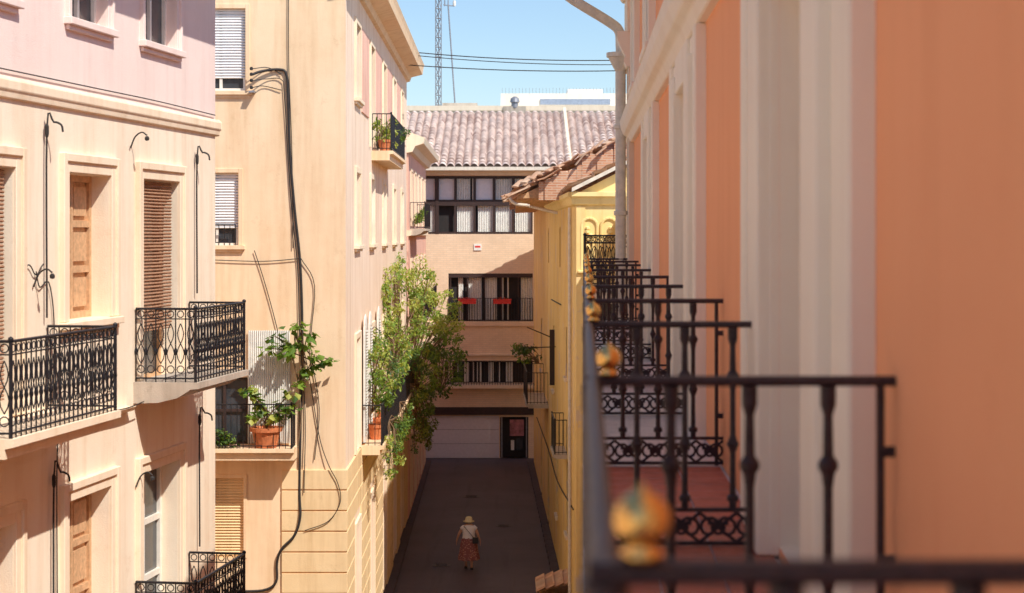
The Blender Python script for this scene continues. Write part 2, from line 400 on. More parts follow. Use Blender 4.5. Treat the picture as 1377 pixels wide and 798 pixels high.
for t,z in ((20.25,11.5),(25.6,11.4),(20.45,7.5),(25.72,7.65)):
    p=A.p(t,z,.05); mb.lathe((p[0],p[1],z-.1),[(.016,0),(.024,.03),(.024,.12),(.013,.15)],'dark',8)
mb.obj('insulators',bA)
tubes('telephone_cables',[smooth_line([A.p(19.7+.5*k/6,9.9+.06*math.sin(k*1.3),.03) for k in range(7)],4),
   smooth_line([A.p(20.0,9.88,.03),A.p(20.1,9.7,.03),A.p(20.35,9.75,.03),A.p(20.5,9.3,.03),A.p(20.48,8.4,.03)],4),
   smooth_line([A.p(t,8.12+.02*math.sin(t*5),.16) for t in (20.4,21.5,22.5,23.1)],4),smooth_line([A.p(20.6+.02*math.sin(z*4),z,.03) for z in (8.0,7.4,6.2,4.8)],4),
   smooth_line([A.p(t,12.08+.02*math.sin(t*3),.03) for t in (14,16,18,20,22,24,26.5)],4)],.008,'cable',bA)

# ================================================================== C  peach building (centre-left)
CF=FW(38.0); CS=SW(-3.2,-.009,1); bC=empty('peach_apartment_building')
mb=MB()
hf=[(-6.75,-5.68,13.35,15.1),(-6.75,-5.83,10.06,11.6),(-6.65,-5.62,5.82,7.25),(-6.4,-5.72,3.4,5.1)]
wall(mb,CF,-12,-3.542,0,16.3,hf,'peach',.18)
sc=[(40.5,41.8),(45.3,46.6),(50.3,51.6),(55.3,56.6),(60,61.2)]
hs=[]
for i,(a,b) in enumerate(sc):
    hs.append((a,b,12.5 if i in(1,2) else 13.4,15.1)); hs.append((a,b,10.05,11.7)); hs.append((a,b,5.3,7.9)); hs.append((a,b,.3,3.6))
wall(mb,CS,38,64,0,16.3,hs,'peach_side',.22)
mb.quad((-12,38,16.3),(-3.54,38,16.3),(-3.78,64,16.3),(-12,64,16.3),'slab')
mb.quad((-12,64,0),(-3.776,64,0),(-3.776,64,16.3),(-12,64,16.3),'peach'); mb.quad((-12,38,0),(-12,64,0),(-12,64,16.3),(-12,38,16.3),'peach')
mb.obj('walls',bC)
mb=MB()
for h in hf[:2]: surround(mb,CF,*h,.1,'peach',.02)
surround(mb,CF,*hf[3],.08,'peach',.02,sill=False)
for i,h in enumerate(hs):
    surround(mb,CS,*h,.14,'cream_trim',.05,sill=(h[2]>13 or h[2]==10.05))
for (a,b),(c,d) in zip(sc,sc[1:]):
    box(mb,CS,b+.6,c-.6,13.2,15.2,-.03,.03,'pink'); 
for z in [5.28-.44*k for k in range(12)]:
    box(mb,CF,-4.9,-3.50,max(z-.41,0),z,-.02,.045,'stone'); 
    if z>.4: 
        for q in range(26): box(mb,CS,38+q*1.0,38+q+.985 ,max(z-.41,0),z,-.02,.04,'stone') if not any(a-.15<38+q+1 and 38+q<b+.15 and z-.41<3.75 for a,b in sc) else None
prof(mb,CF,-12,-3.1,[(-.1,15.95),(.08,16.0),(.12,16.1),(.3,16.2),(.32,16.3),(.34,16.42),(-.1,16.5)],'peach')
prof(mb,CS,37.7,64.3,[(-.1,15.745),(.1,15.795),(.15,15.945),(.55,16.045),(.58,16.245),(.62,16.395),(-.1,16.495)],'peach')
mb.obj('mouldings',bC,bevel=.006)
mb=MB()
def roller(W,a,b,c,d,o,m='roller'): 
    closed_back(mb,W,a,b,c,d,o-.01,m); reed(mb,W,a,b,c,d,o,m,.06)
roller(CF,-6.75,-5.68,13.62,15.1,-.1); glazed(mb,CF,-6.75,-5.68,13.35,15.1,-.16)
roller(CF,-6.75,-5.83,10.42,11.6,-.1); glazed(mb,CF,-6.75,-5.83,10.06,11.6,-.16)
glazed(mb,CF,-6.65,-5.62,5.82,7.25,-.16,'darkframe'); roller(CF,-6.4,-5.72,3.4,5.1,-.08,'stone')
n=20
for i in range(n):
    t=-5.62+.9*i/n; w=.9/n
    mb.add([CF.p(t,5.85,.03),CF.p(t+w/2,5.85,.07),CF.p(t+w,5.85,.03),CF.p(t,8.25,.03),CF.p(t+w/2,8.25,.07),CF.p(t+w,8.25,.03)],[(0,1,4,3),(1,2,5,4)],'metal_white')
for i,h in enumerate(hs):
    a,b,c,d=h
    if c==5.3: roller(CS,a,b,c,d,-.1)
    elif c==10.05: roller(CS,a,b,c+.5,d,-.1); glazed(mb,CS,a,b,c,d,-.2)
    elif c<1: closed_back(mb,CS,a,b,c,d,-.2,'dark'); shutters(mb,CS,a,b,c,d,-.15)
    else: glazed(mb,CS,a,b,c,d,-.2,'bluewin')
for t in (43.0,44.6,47.8): 
    box(mb,CS,t-.75,t-.05,5.35,8.1,.06,.11,'metal_white'); reed(mb,CS,t-.7,t-.1,5.5,8.0,.12,'metal_white',.07)
    mb.lathe(CS.p(t-.4,8.1,.085),[(.35,-.05),(.33,.08),(.25,.2),(.12,.27),(.01,.3)],'metal_white',14,.12,1)
mb.obj('windows_and_shutters',bC)
mb=MB(); lines=[]; simple_rail(CF.p(-6.7,0,.05),CF.p(-5.88,0,.05),10.06,10.5,lines,mb,'iron',.11); tubes('window_bars',lines,.008,'iron',bC); mb.obj('window_rail',bC)
balcony('balcony_upper',CS,46,52.5,12.45,.5,bC,'simple','peach',thick=.25,round_=False,pitch=.13)
balcony('balcony_long',CS,42.2,61,5.3,.5,bC,'simple','peach',thick=.22,round_=False,h=.95,pitch=.14)
balcony('balcony_street_end',CF,-6.65,-4.62,5.8,.6,bC,'simple','peach',thick=.25,round_=False,h=.93,pitch=.13)
def sag(p0,p1,s,n=14): 
    return [tuple(Vector(p0).lerp(Vector(p1),k/n)-Vector((0,0,s*4*(k/n)*(1-k/n)))) for k in range(n+1)]
C=lambda t,z,o=.04:CF.p(t,z,o)
tubes('wall_cable_bundle',[
 smooth_line([C(-5.5,13.68,.2),C(-5.3,13.76,.1),C(-4.95,13.8),C(-4.8,13.7),C(-4.76,13.2),C(-4.72,12),C(-4.62,10.8),C(-4.5,9.6),C(-4.46,8),C(-4.5,6.2),C(-4.52,4.8),C(-4.5,4.3,.08),C(-4.62,3.9,.08),C(-4.9,3.6,.08),C(-5.0,3.3),C(-5.02,2.9),C(-5.3,2.72),C(-6.0,2.7)])],.028,'cable',bC,2)
tubes('wall_cables',[smooth_line(q) for q in [
 [C(-5.5,13.55,.2),C(-5.2,13.6),C(-4.9,13.58),C(-4.84,13.2),C(-4.7,11),C(-4.56,9.6),C(-4.52,8.2),C(-4.4,6.5),C(-4.42,4.8,.08)],
 [C(-4.75,16),C(-4.75,14),C(-4.68,12),C(-4.66,10)],
 [C(-5.5,13.8,.2),C(-5.2,13.84),C(-4.9,13.7)],
 [C(-5.5,13.4,.2),C(-5.3,13.45),C(-4.9,13.36)],
 [C(-5.48,9.95),C(-5.3,9.4),C(-5.1,8.7),C(-4.9,7.9)],
 [C(-4.5,8.2),C(-4.3,7.2),C(-4.1,6.0),C(-3.9,5.4,.08),C(-3.7,5.0,.08),C(-3.65,4.6,.08),C(-3.9,4.2,.08),C(-4.4,4.0,.08)],
 [C(-6.4,9.75),C(-5.3,9.72),C(-4.5,9.78)],
 [C(-4.5,9.8),C(-4.2,9.2),C(-4.28,7.9),C(-4.1,6.6),C(-4.2,5.5)]]],.010,'cable',bC)
mb=MB()
for z in (13.4,13.55,13.68,13.8): mb.lathe((-5.52,37.8,z-.03),[(.02,0),(.035,.01),(.035,.05),(.02,.07)],'dark',8)
mb.wbox(-5.58,-5.46,37.79,38.0,13.3,13.34,'grey'); mb.obj('cable_insulators',bC)

# ================================================================== C2 pink building
bP=empty('pink_townhouse'); P=SW(-3.2+.06,-.009,1)
mb=MB(); hp=[]
pc=[(65.5,66.6),(68.5,69.6),(71.5,72.6),(74.5,75.6),(77.5,78.5)]
for a,b in pc: hp+= [(a,b,10.6,12.6),(a,b,7.2,9.3),(a,b,3.9,6.1),(a,b,.3,2.9)]
wall(mb,P,64.01,80,0,13.6,hp,'pink',.2); shell(mb,P,64.01,80,0,13.6,8,'pink'); mb.obj('walls',bP)
mb=MB()
for h in hp: surround(mb,P,*h,.12,'cream_trim',.05,sill=False); 
prof(mb,P,63.9,80.1,[(-.1,13.2),(.15,13.25),(.25,13.45),(.55,13.55),(.6,13.75),(-.1,14)],'beigetrim')
prof(mb,P,64,80,[(-.1,10.2),(.1,10.25),(.1,10.4),(-.1,10.45)],'cream_trim'); mb.obj('mouldings',bP)
mb=MB()
for h in hp: glazed(mb,P,*h,-.18,'winframe')
mb.obj('windows',bP)
balcony('balcony_upper',P,65,70,10.5,.55,bP,'simple'); balcony('balcony_middle',P,65,79,7.1,.5,bP,'simple')

# ================================================================== E  end-of-street building
bE=empty('tiled_roof_apartment_building'); E=FW(82.0)
mb=MB()
he=[(-4.4,.95,10.3,12.97),(-2.92,.95,6.3,8.49),(-2.7,.95,3.45,4.45),(-4.3,-.6,.0,1.95),(-.55,.75,0,1.9)]
wall(mb,E,-10,10,-.1,13.3,he,'ebeige',.3,'beigetrim'); shell(mb,E,-10,10,-.1,13.3,14,'ebeige'); mb.obj('walls',bE)
mb=MB()
box(mb,E,-10,10,6.08,6.28,-.05,.12,'ebeige'); box(mb,E,-3.1,2,4.72,4.8,-.05,.1,'beigetrim'); box(mb,E,-10,10,13.0,13.3,-.05,.2,'beigetrim')
box(mb,E,-10,10,2.0,2.35,-.05,.08,'darkframe'); box(mb,E,-3.1,2,3.25,3.4,-.05,.5,'beigetrim'); mb.obj('string_courses',bE)
mb=MB()
def drapes(a,b,c,d,o,den=.9):
    k=a
    while k<b-.07:
        if R()<den: mb.add([E.p(k,c,o-.03),E.p(k+.035,c,o+.02),E.p(k+.07,c,o-.03),E.p(k,d,o-.03),E.p(k+.035,d,o+.02),E.p(k+.07,d,o-.03)],[(0,1,4,3),(1,2,5,4)],'curtain')
        k+=.08
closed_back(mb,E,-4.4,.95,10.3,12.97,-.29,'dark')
dens=[.55,.1,.97,.92,.95,.97]
for r,(c,d) in enumerate(((10.38,11.60),(11.88,12.85))):
    for i in range(6):
        a=-4.33+i*.89; b=a+.8
        dn=dens[i] if r==0 else (.95 if i!=1 else .3)
        if r==1 and i in(0,1,3): closed_back(mb,E,a,b,c,d,-.2,'garage')
        else: drapes(a,b,c,d,-.18,dn)
for i in range(7): t=-4.38+i*.885; box(mb,E,t-.05,t+.05,10.3,12.97,-.12,-.02,'darkframe')
for z,h in ((10.3,.1),(11.60,.26),(12.87,.1)): box(mb,E,-4.4,.95,z,z+h,-.12,-.017,'darkframe')
box(mb,E,-3.52,-3.36,10.3,12.97,-.12,.01,'darkframe')
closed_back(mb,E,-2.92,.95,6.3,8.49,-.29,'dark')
for i in range(5):
    a=-2.8+i*.78
    drapes(a,a+.7,6.35,8.3,-.2,(.4,.95,.9,.3,.95)[i])
    box(mb,E,a-.06,a,6.3,8.49,-.15,-.05,'darkframe')
box(mb,E,-2.92,.95,8.3,8.49,-.15,-.02,'darkframe')
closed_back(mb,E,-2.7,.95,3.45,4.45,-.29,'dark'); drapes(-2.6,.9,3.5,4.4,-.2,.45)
closed_back(mb,E,-4.3,-.6,0,1.95,-.12,'garage')
for k in range(1,3): box(mb,E,-4.3,-.6,k*.65,k*.65+.015,-.115,-.11,'grey')
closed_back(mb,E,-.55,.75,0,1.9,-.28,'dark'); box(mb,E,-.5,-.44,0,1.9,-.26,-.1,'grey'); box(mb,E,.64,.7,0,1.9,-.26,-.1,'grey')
box(mb,E,-.1,.55,1.0,1.75,-.26,-.22,'poster'); box(mb,E,-.05,.1,.35,.8,-.26,-.2,'curtain'); box(mb,E,.2,.5,.35,.9,-.26,-.2,'glass')
mb.obj('windows_and_doors',bE)
mb=MB(); lines=[]
simple_rail(E.p(-2.92,0,.04),E.p(.95,0,.04),6.3,7.35,lines,mb,'iron',.12)
simple_rail(E.p(-3.05,0,.45),E.p(1.5,0,.45),3.4,4.5,lines,mb,'iron',.12)
simple_rail(E.p(-3.05,0,.0),E.p(-3.05,0,.45),3.4,4.5,lines,mb,'iron',.12)
tubes('balcony_bars',lines,.014,'iron',bE); mb.obj('balcony_handrails',bE)
def tile_roof(name,P0,ex,uy,width,length,pitch,row,amp,m,parent,jit=0,ns=6):
    P0=Vector(P0);ex=Vector(ex).normalized();uy=Vector(uy).normalized();n=ex.cross(uy).normalized()
    if n.z<0:n=-n
    nx=int(width/pitch*ns); nr=int(length/row); vs=[];fs=[]
    for j in range(nr):
        for e in (0,1):
            y=(j+e)*row-(.03 if e==0 else 0); h0=.06 if e==0 else 0
            for i in range(nx+1):
                x=i*pitch/ns; tid=int(x/pitch)
                rr=random.Random(tid*977+j*31); jj=(rr.random()-.5)*jit
                h=amp*abs(math.cos(math.pi*x/pitch))**.8
                vs.append(P0+ex*x+uy*(y+jj*(1 if e==0 else 0))+n*(h+h0+jj*.3))
    for r in range(nr*2-1):
        for i in range(nx): a=r*(nx+1)+i; fs.append((a,a+1,a+nx+2,a+nx+1))
    mb=MB(); mb.add(vs,fs,m); return mb.obj(name,parent)
tile_roof('roof_front',(-10,81.3,13.32),(1,0,0),(0,9.5,3.1),20,10,.36,.5,.16,'rooftile',bE,.04)
mb=MB(); mb.wbox(-10,10,81.15,81.3,13.2,13.36,'pipe'); mb.quad((-10,81.3,13.28),(10,81.3,13.28),(10,82.3,13.28),(-10,82.3,13.28),'beigetrim')
mb.quad((-10,90.8,16.3),(10,90.8,16.3),(10,98,13.3),(-10,98,13.3),'rooftile')
for i in range(50): mb.lathe((-10+i*.4,90.8,16.35),[(.11,-.08),(.11,.02),(.05,.08)],'rooftile',6,2,1)
mb.hexa([(2.6,81.8,13.4),(2.75,81.8,13.4),(2.75,91,16.4),(2.6,91,16.4),(2.6,81.8,13.65),(2.75,81.8,13.65),(2.75,91,16.75),(2.6,91,16.75)],'beigetrim')
mb.obj('roof_ridge_and_gutter',bE)
mb=MB(); box(mb,E,-1.75,-1.4,9.55,9.85,.01,.04,'curtain'); box(mb,E,-1.7,-1.45,9.68,9.76,.042,.046,'red'); mb.obj('wall_sign')
for j,x in enumerate((-2.05,-.45)):
    mb=MB(); box(mb,E,x-.4,x+.4,7.1,7.28,.07,.27,'red'); box(mb,E,x-.43,x+.43,7.28,7.32,.05,.29,'red'); mb.obj('window_planter' if j==0 else 'window_planter.001')

# ================================================================== D  yellow building
bD=empty('ochre_stucco_house'); D=SW(2.44,-.0183,-1); DF=FW(45.0)
mb=MB(); hd=[]
for t,z0,z1,w in ((54,9.3,10.5,.7),(63,9.3,10.5,.7),(50,6.3,7.7,.8),(58.5,5.2,7.3,1.0),(70,5.0,7.0,1.0),(49.5,2,4,.9),(56,1.5,3.6,.9),(63,.1,2.6,1.1),(70,.1,2.5,1.1)):
    hd.append((t-w/2,t+w/2,z0,z1))
wall(mb,D,45,80,0,11.4,hd,'yellow',.25)
wall(mb,DF,1.6165,4.5,0,11.3,[(2.1,2.6,7.2,8.6)],'yellow_l',.2)
mb.quad((1.6165,45,11.3),(4.5,45,11.3),(4.5,45,12.8),(1.62,45,11.31),'yellow_l')
mb.quad((.98,80,0),(6,80,0),(6,80,12.5),(.98,80,11.4),'yellow'); mb.quad((6,45,0),(6,80,0),(6,80,13),(6,45,13),'yellow')
mb.obj('walls',bD)
mb=MB()
for h in hd:
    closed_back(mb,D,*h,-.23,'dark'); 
    if h[2]<9: shutters(mb,D,h[0],h[1],h[2],h[3],-.18,'darkframe')
    if h[2]<9: box(mb,D,h[0]-.08,h[1]+.08,h[2]-.1,h[2]-.003,-.05,.08,'beigetrim')
glazed(mb,DF,2.1,2.6,7.2,8.6,-.18,'darkframe')
box(mb,D,57.85,57.92,5.4,7.2,.0,.16,'darkframe')
mb.obj('windows_and_shutters',bD)
mb=MB()
prof(mb,D,45,62,[(-.05,11.0),(.08,11.05),(.14,11.2),(.2,11.25),(.2,11.36),(-.05,11.38)],'yellow_l')
prof(mb,DF,1.5,4.5,[(-.05,11.0),(.08,11.05),(.14,11.2),(.2,11.25),(.2,11.35),(-.05,11.37)],'yellow_l')
for x in (1.95,2.45):
    pts=[(x-.2,9.4),(x-.2,10.5)]+[(x-.2*math.cos(math.pi*k/8),10.5+.2*math.sin(math.pi*k/8)) for k in range(1,8)]+[(x+.2,10.5),(x+.2,9.4)]
    for (xa,za),(xb,zb) in zip(pts,pts[1:]): mb.beam((xa,44.98,za),(xb,44.98,zb),.05,.07,'yellow_l')
    for k in range(7): mb.lathe((x+U(-.07,.07),44.97,9.9+k*.09),[(.02,-.05),(.06,-.02),(.06,.03),(.01,.06)],'yellow_l',7)
    mb.beam((x-.28,44.95,9.35),(x+.28,44.95,9.35),.1,.08,'yellow_l')
box(mb,DF,1.62,1.85,0,11.0,-.02,.03,'yellow')
mb.obj('cornice_and_reliefs',bD)
mb=MB(); x=.75; top=[]
while x<4.5:
    top.append((x,11.75+(x-.75)*.5+U(-.10,.12))); x+=U(.12,.3)
for (xa,za),(xb,zb) in zip(top,top[1:]):
    yy=50+U(-.03,.03); mb.hexa([(xa,yy,11.25),(xb,yy,11.25),(xb,50.35,11.25),(xa,50.35,11.25),(xa,yy,za),(xb,yy,za+U(-.05,.05)),(xb,50.35,zb),(xa,50.35,za)],'brick')
for (xa,za),(xb,zb) in zip(top,top[1:]):
    if R()<.75: mb.beam((xa-.05,49.9+U(-.1,.1),za+.03),(xb+.05,49.9+U(-.1,.1),zb+.04+U(-.04,.06)),.22,.045,'rooftile_old')
mb.obj('brick_parapet',bD)
tile_roof('roof_lower',(1.45,44.7,11.42),(0,1,0),(3.2,0,1.55),5.4,3.5,.22,.35,.08,'rooftile_old',bD,.12)
tile_roof('roof_main',(.08,50.4,11.42),(0,1,0),(3.6,0,1.8),29.6,4.2,.22,.35,.09,'rooftile_old',bD,.26)
mb=MB()
mb.hexa([(.15,50.4,11.30),(1.5,50.4,11.36),(1.5,79.9,11.36),(.12,79.9,11.30),(.15,50.4,11.36),(1.5,50.4,11.95),(1.5,79.9,11.95),(.12,79.9,11.36)],'wood')
for k in range(24): y=50.6+k*1.25; mb.beam((.15,y,11.28),(1.5,y,11.34),.1,.1,'wood')
mb.hexa([(1.5,44.72,11.36),(4.5,44.72,12.86),(4.5,44.8,12.86),(1.5,44.8,11.36),(1.5,44.72,11.46),(4.5,44.72,12.96),(4.5,44.8,12.96),(1.5,44.8,11.46)],'pipe')
for k in range(16):
    t=k/16; mb.beam((.1+3.6*t+U(-.05,.05),50.1+U(-.2,.2),11.62+1.75*t),(.3+3.6*t,50.3+U(-.2,.2),11.75+1.75*t+U(-.05,.1)),.2,.05,'rooftile_old')
for k in range(22):
    mb.beam((-.12+U(-.2,.12),49.9+k*.28,11.34+U(-.08,.06)),(.5,50.0+k*.28+U(-.1,.1),11.6+U(-.04,.08)),.17,.05,'rooftile_old')
mb.obj('eaves_and_gutter',bD)
tubes('rainwater_pipes',[smooth_line([(.25,51,11.2),(.5,51,11.1),(1.3,50.8,10.9)]),smooth_line([(-.05,50.5,11.3),(.1,50.3,11.15),(.5,50.2,11.1)]),[D.p(47,z,.06) for z in (11,8,5,2,0)]],.045,'pipe',bD,2)
balcony('balcony',D,63,67.5,4.3,.75,bD,'simple',thick=.15,round_=False,h=1.1)
tubes('clothes_poles',[[D.p(58,6.9,.0),D.p(57.5,7.3,.9)],[D.p(57,6.7,.0),D.p(56.5,6.7,.9)],[D.p(53,8.2,.02),D.p(60,8.1,.02)],smooth_line([D.p(46,3.2,.02),D.p(55,2.7,.04),D.p(62,2.8,.04),D.p(75,2.6,.03)])],.018,'cable',bD)
balcony('balcony_low',D,49.4,51.4,4.2,.35,bD,'simple',thick=.12,round_=False)

# ================================================================== B2 building behind (right, set back)
b2=empty('pale_townhouse'); B2=SW(1.1,.0377,-1)
mb=MB(); h2=[(31.8,33.2,9.3,10.6),(36,37.2,8.6,10.6),(40.5,41.7,8.6,10.6),(31.8,33.2,4.45,7)]
wall(mb,B2,29.62,44.9,0,10.95,h2,'yellow_l',.2); shell(mb,B2,29.62,44.9,0,10.95,6,'yellow_l'); mb.obj('walls',b2)
mb=MB()
for h in h2: glazed(mb,B2,*h,-.18,'darkframe'); surround(mb,B2,*h,.15,'white',.05,sill=False)
mb.obj('windows',b2)
balcony('balcony_upper',B2,31.2,34.2,9.3,1.0,b2,'ornate','white',h=.97,m='iron')
balcony('balcony_lower',B2,31.2,34.2,4.4,.9,b2,'ornate','white',h=.97,m='iron')

# ================================================================== B  salmon building (right)
bB=empty('salmon_stucco_building'); B=SW(.87,.0377,-1)
mb=MB(); doors=[(c-.75,c+.75) for c in (-.2,7.0,14.0,21.2)]
hb=[(a,b,8.94,11.45) for a,b in doors]+[(a,b,4.5,7.3) for a,b in doors]+[(a+.1,b-.1,12.5,13.9) for a,b in doors]+[(25.9,27.1,12.5,13.9)]
wall(mb,B,-8,29.5,0,14.6,hb,'salmon',.16,'white'); shell(mb,B,-8,29.5,0,14.6,8,'salmon'); mb.obj('walls',bB)
mb=MB()
for a,b in doors:
    for lo,hi in ((a-.95,a-.004),(b+.004,b+.95)):
        box(mb,B,lo,hi,8.9,11.75,-.03,.05,'white')
        s=1 if lo<a-.5 else -1
        w=.42
        if s==1: box(mb,B,hi-w,hi-.003,8.9,11.6,-.03,.10,'white'); box(mb,B,lo-.06,lo+.16,8.9,11.75,-.03,.08,'white')
        else: box(mb,B,lo+.003,lo+w,8.9,11.6,-.03,.10,'white'); box(mb,B,hi-.16,hi+.06,8.9,11.75,-.03,.08,'white')
    box(mb,B,a-.004,b+.004,11.454,11.75,-.03,.08,'white')
    surround(mb,B,a,b,4.5,7.3,.3,'white',.06,sill=False); surround(mb,B,a+.1,b-.1,12.5,13.9,.22,'white',.06,double=True)
surround(mb,B,25.9,27.1,12.5,13.9,.22,'white',.06,double=True)
prof(mb,B,-8,29.6,[(-.05,11.75),(.06,11.76),(.1,11.86),(.16,11.9),(.2,12.0),(.22,12.12),(.12,12.2),(-.05,12.22)],'white')
prof(mb,B,-8,29.7,[(-.05,14.1),(.15,14.15),(.25,14.3),(.8,14.42),(.85,14.6),(-.05,14.9)],'white')
box(mb,B,28.3,29.45,0,12.95,-.03,.09,'beigetrim'); 
prof(mb,B,28.2,29.55,[(-.03,12.95),(.12,12.96),(.16,13.05),(.13,13.12),(.2,13.25),(.26,13.4),(.26,13.5),(-.03,13.5)],'white')
box(mb,B,28.15,29.6,13.5,14.1,-.03,.12,'white')
mb.obj('pilasters_and_cornice',bB,bevel=.01)
mb=MB()
for a,b in doors:
    closed_back(mb,B,a,b,8.94,11.45,-.15,'beigetrim'); shutters(mb,B,a,b,8.94,11.45,-.12,'beigetrim')
    glazed(mb,B,a,b,4.5,7.3,-.15); glazed(mb,B,a+.1,b-.1,12.5,13.9,-.15)
glazed(mb,B,25.9,27.1,12.5,13.9,-.15)
mb.obj('doors_and_windows',bB)
ox=lambda y:.025+.04*y
wx=lambda y:.87+.0377*y
mb=MB()
def slabpiece(y0,y1,z0,z1,e,m,e2=0): mb.hexa([(ox(y0)-e,y0,z0),(wx(y0)+.02-e2,y0,z0),(wx(y1)+.02-e2,y1,z0),(ox(y1)-e,y1,z0),(ox(y0)-e,y0,z1),(wx(y0)+.02-e2,y0,z1),(wx(y1)+.02-e2,y1,z1),(ox(y1)-e,y1,z1)],m)
slabpiece(-2,29,8.67,8.83,-.01,'white'); slabpiece(-2,29.02,8.832,8.888,.03,'floorstone')
Y=-2
while Y<29:
    m='terracotta_floor' if Y<10.7 else 'floorstone'
    y1=Y+.245
    for k in range(3):
        def X(y,q): return ox(y)+.02+(wx(y)-ox(y)-.04)*q
        mb.add([(X(Y,k/3)+.004,Y,8.898),(X(Y,(k+1)/3)-.004,Y,8.898),(X(y1,(k+1)/3)-.004,y1,8.898),(X(y1,k/3)+.004,y1,8.898)],[(0,1,2,3)],m)
    Y+=.25
for yb in [0.5+3.1*k for k in range(10)]:
    mb.hexa([(ox(yb)+.1,yb,8.55),(wx(yb),yb,8.2),(wx(yb),yb+.18,8.2),(ox(yb)+.1,yb+.18,8.55),(ox(yb)+.05,yb,8.668),(wx(yb),yb,8.668),(wx(yb),yb+.18,8.668),(ox(yb)+.05,yb+.18,8.668)],'white')
mb.obj('balcony_slab',bB)
zt=9.895; zf=8.90
sp=[(.016,.16),(.016,.2),(.026,.205),(.026,.225),(.014,.235),(.013,.42),(.019,.44),(.028,.46),(.019,.48),(.013,.5),(.013,.7),(.019,.74),(.028,.755),(.028,.77),(.015,.79),(.013,.9),(.022,.93),(.022,.98)]
post=[(.028,0),(.03,.2),(.024,.22),(.024,.9),(.03,.92),(.03,.985)]
ball=[(.022,1.0),(.026,1.006),(.026,1.012),(.014,1.018)]+[(.034*math.cos(math.radians(t)),1.05+.034*math.sin(math.radians(t))) for t in range(-62,80,12)]+[(.006,1.086),(.005,1.092),(.001,1.094)]
cross=[2.14,4.92,8.0,10.8,13.8,16.8,20,23.2,26.2,28.9]
mb=MB(); mbb=MB(); scr=[]
def spindle(x,y): mb.lathe((x,y,zf),sp,'iron_b',10)
def scrollband(p0,p1):
    p0=Vector(p0);p1=Vector(p1);L=(p1-p0).length;d=(p1-p0)/L;n=max(1,round(L/.17));st=L/n
    for i in range(n):
        c=p0+d*(st*(i+.5))
        for s in (-1,1):
            pts=[]
            for k in range(14):
                a=k/13; ang=a*2.6*math.pi; r=.05*(1-.65*a)
                pts.append(tuple(c+d*(s*(.04-r*math.cos(ang)))+Vector((0,0,.085+r*math.sin(ang)))))
            scr.append(pts)
        scr.append([tuple(c-d*st*.5+Vector((0,0,.02))),tuple(c+d*st*.5+Vector((0,0,.15)))]); scr.append([tuple(c-d*st*.5+Vector((0,0,.15))),tuple(c+d*st*.5+Vector((0,0,.02)))])
        scr.append(circ(c+Vector((0,0,.085)),d,.028,10))
for i,y in enumerate(cross):
    x0=ox(y); x1=wx(y)-.0
    mb.beam((x0-.02,y,zt),(x1+.02,y,zt),.05,.028,'iron_b',.3)
    mb.beam((x0,y,zf+.165),(x1,y,zf+.165),.03,.018,'iron_b'); mb.beam((x0,y,zf+.015),(x1,y,zf+.015),.03,.018,'iron_b')
    for k in range(1,4): spindle(x0+(x1-x0)*k/3.85,y)
    mb.beam((x1-.04,y,zf),(x1-.04,y,zt),.022,.022,'iron_b'); 
    for zz in (.3,.5,.8): mb.beam((x1-.04,y,zf+zz),(x1+.03,y,zf+zz),.02,.03,'iron_b')
    mb.lathe((x0,y,zf),post,'iron_b',12)
    mbb.lathe((x0+(.045 if y<6 else .02),y,zf+.008),ball,'brass',32)
    scrollband((x0,y,zf),(x1,y,zf))
ys=2.12
mb.beam((ox(ys),ys,zt+.001),(ox(29),29,zt+.001),.034,.026,'iron_b',.3)
mb.beam((ox(ys),ys,zf+.166),(ox(29),29,zf+.166),.03,.018,'iron_b'); mb.beam((ox(ys),ys,zf+.016),(ox(29),29,zf+.016),.03,.018,'iron_b')
y=2.29
while y<29:
    if min(abs(y-c) for c in cross)>.06: spindle(ox(y),y)
    y+=.14
scrollband((ox(2.14),2.14,zf),(ox(22),22,zf))
mb.obj('balcony_railing',bB,smooth=False); mbb.obj('brass_finials',bB,smooth=True); tubes('railing_scrollwork',scr,.0085,'iron_b',bB,1)
q=B.p(28.95,0,.2)
tubes('downpipe',[[(q[0],q[1],13.1),(q[0],q[1],9),(q[0],q[1],0)],smooth_line([(q[0]-.95,28.9,14.35),(q[0]-.85,28.9,14.15),(q[0]-.2,28.95,13.75),(q[0]-.03,28.95,13.6),(q[0],28.95,13.4),(q[0],28.95,13.1)])],.085,'pipe',bB,3)
mb=MB() 
for z in (12.0,10.6,9.2,6.5,4): mb.lathe((q[0],q[1],z),[(.09,0),(.11,.01),(.11,.07),(.09,.08)],'pipe',14)
mb.lathe((q[0],q[1],13.0),[(.09,-.05),(.12,0),(.2,.16),(.23,.17),(.23,.24),(.17,.24)],'pipe',14); mb.obj('rainwater_hopper',bB)

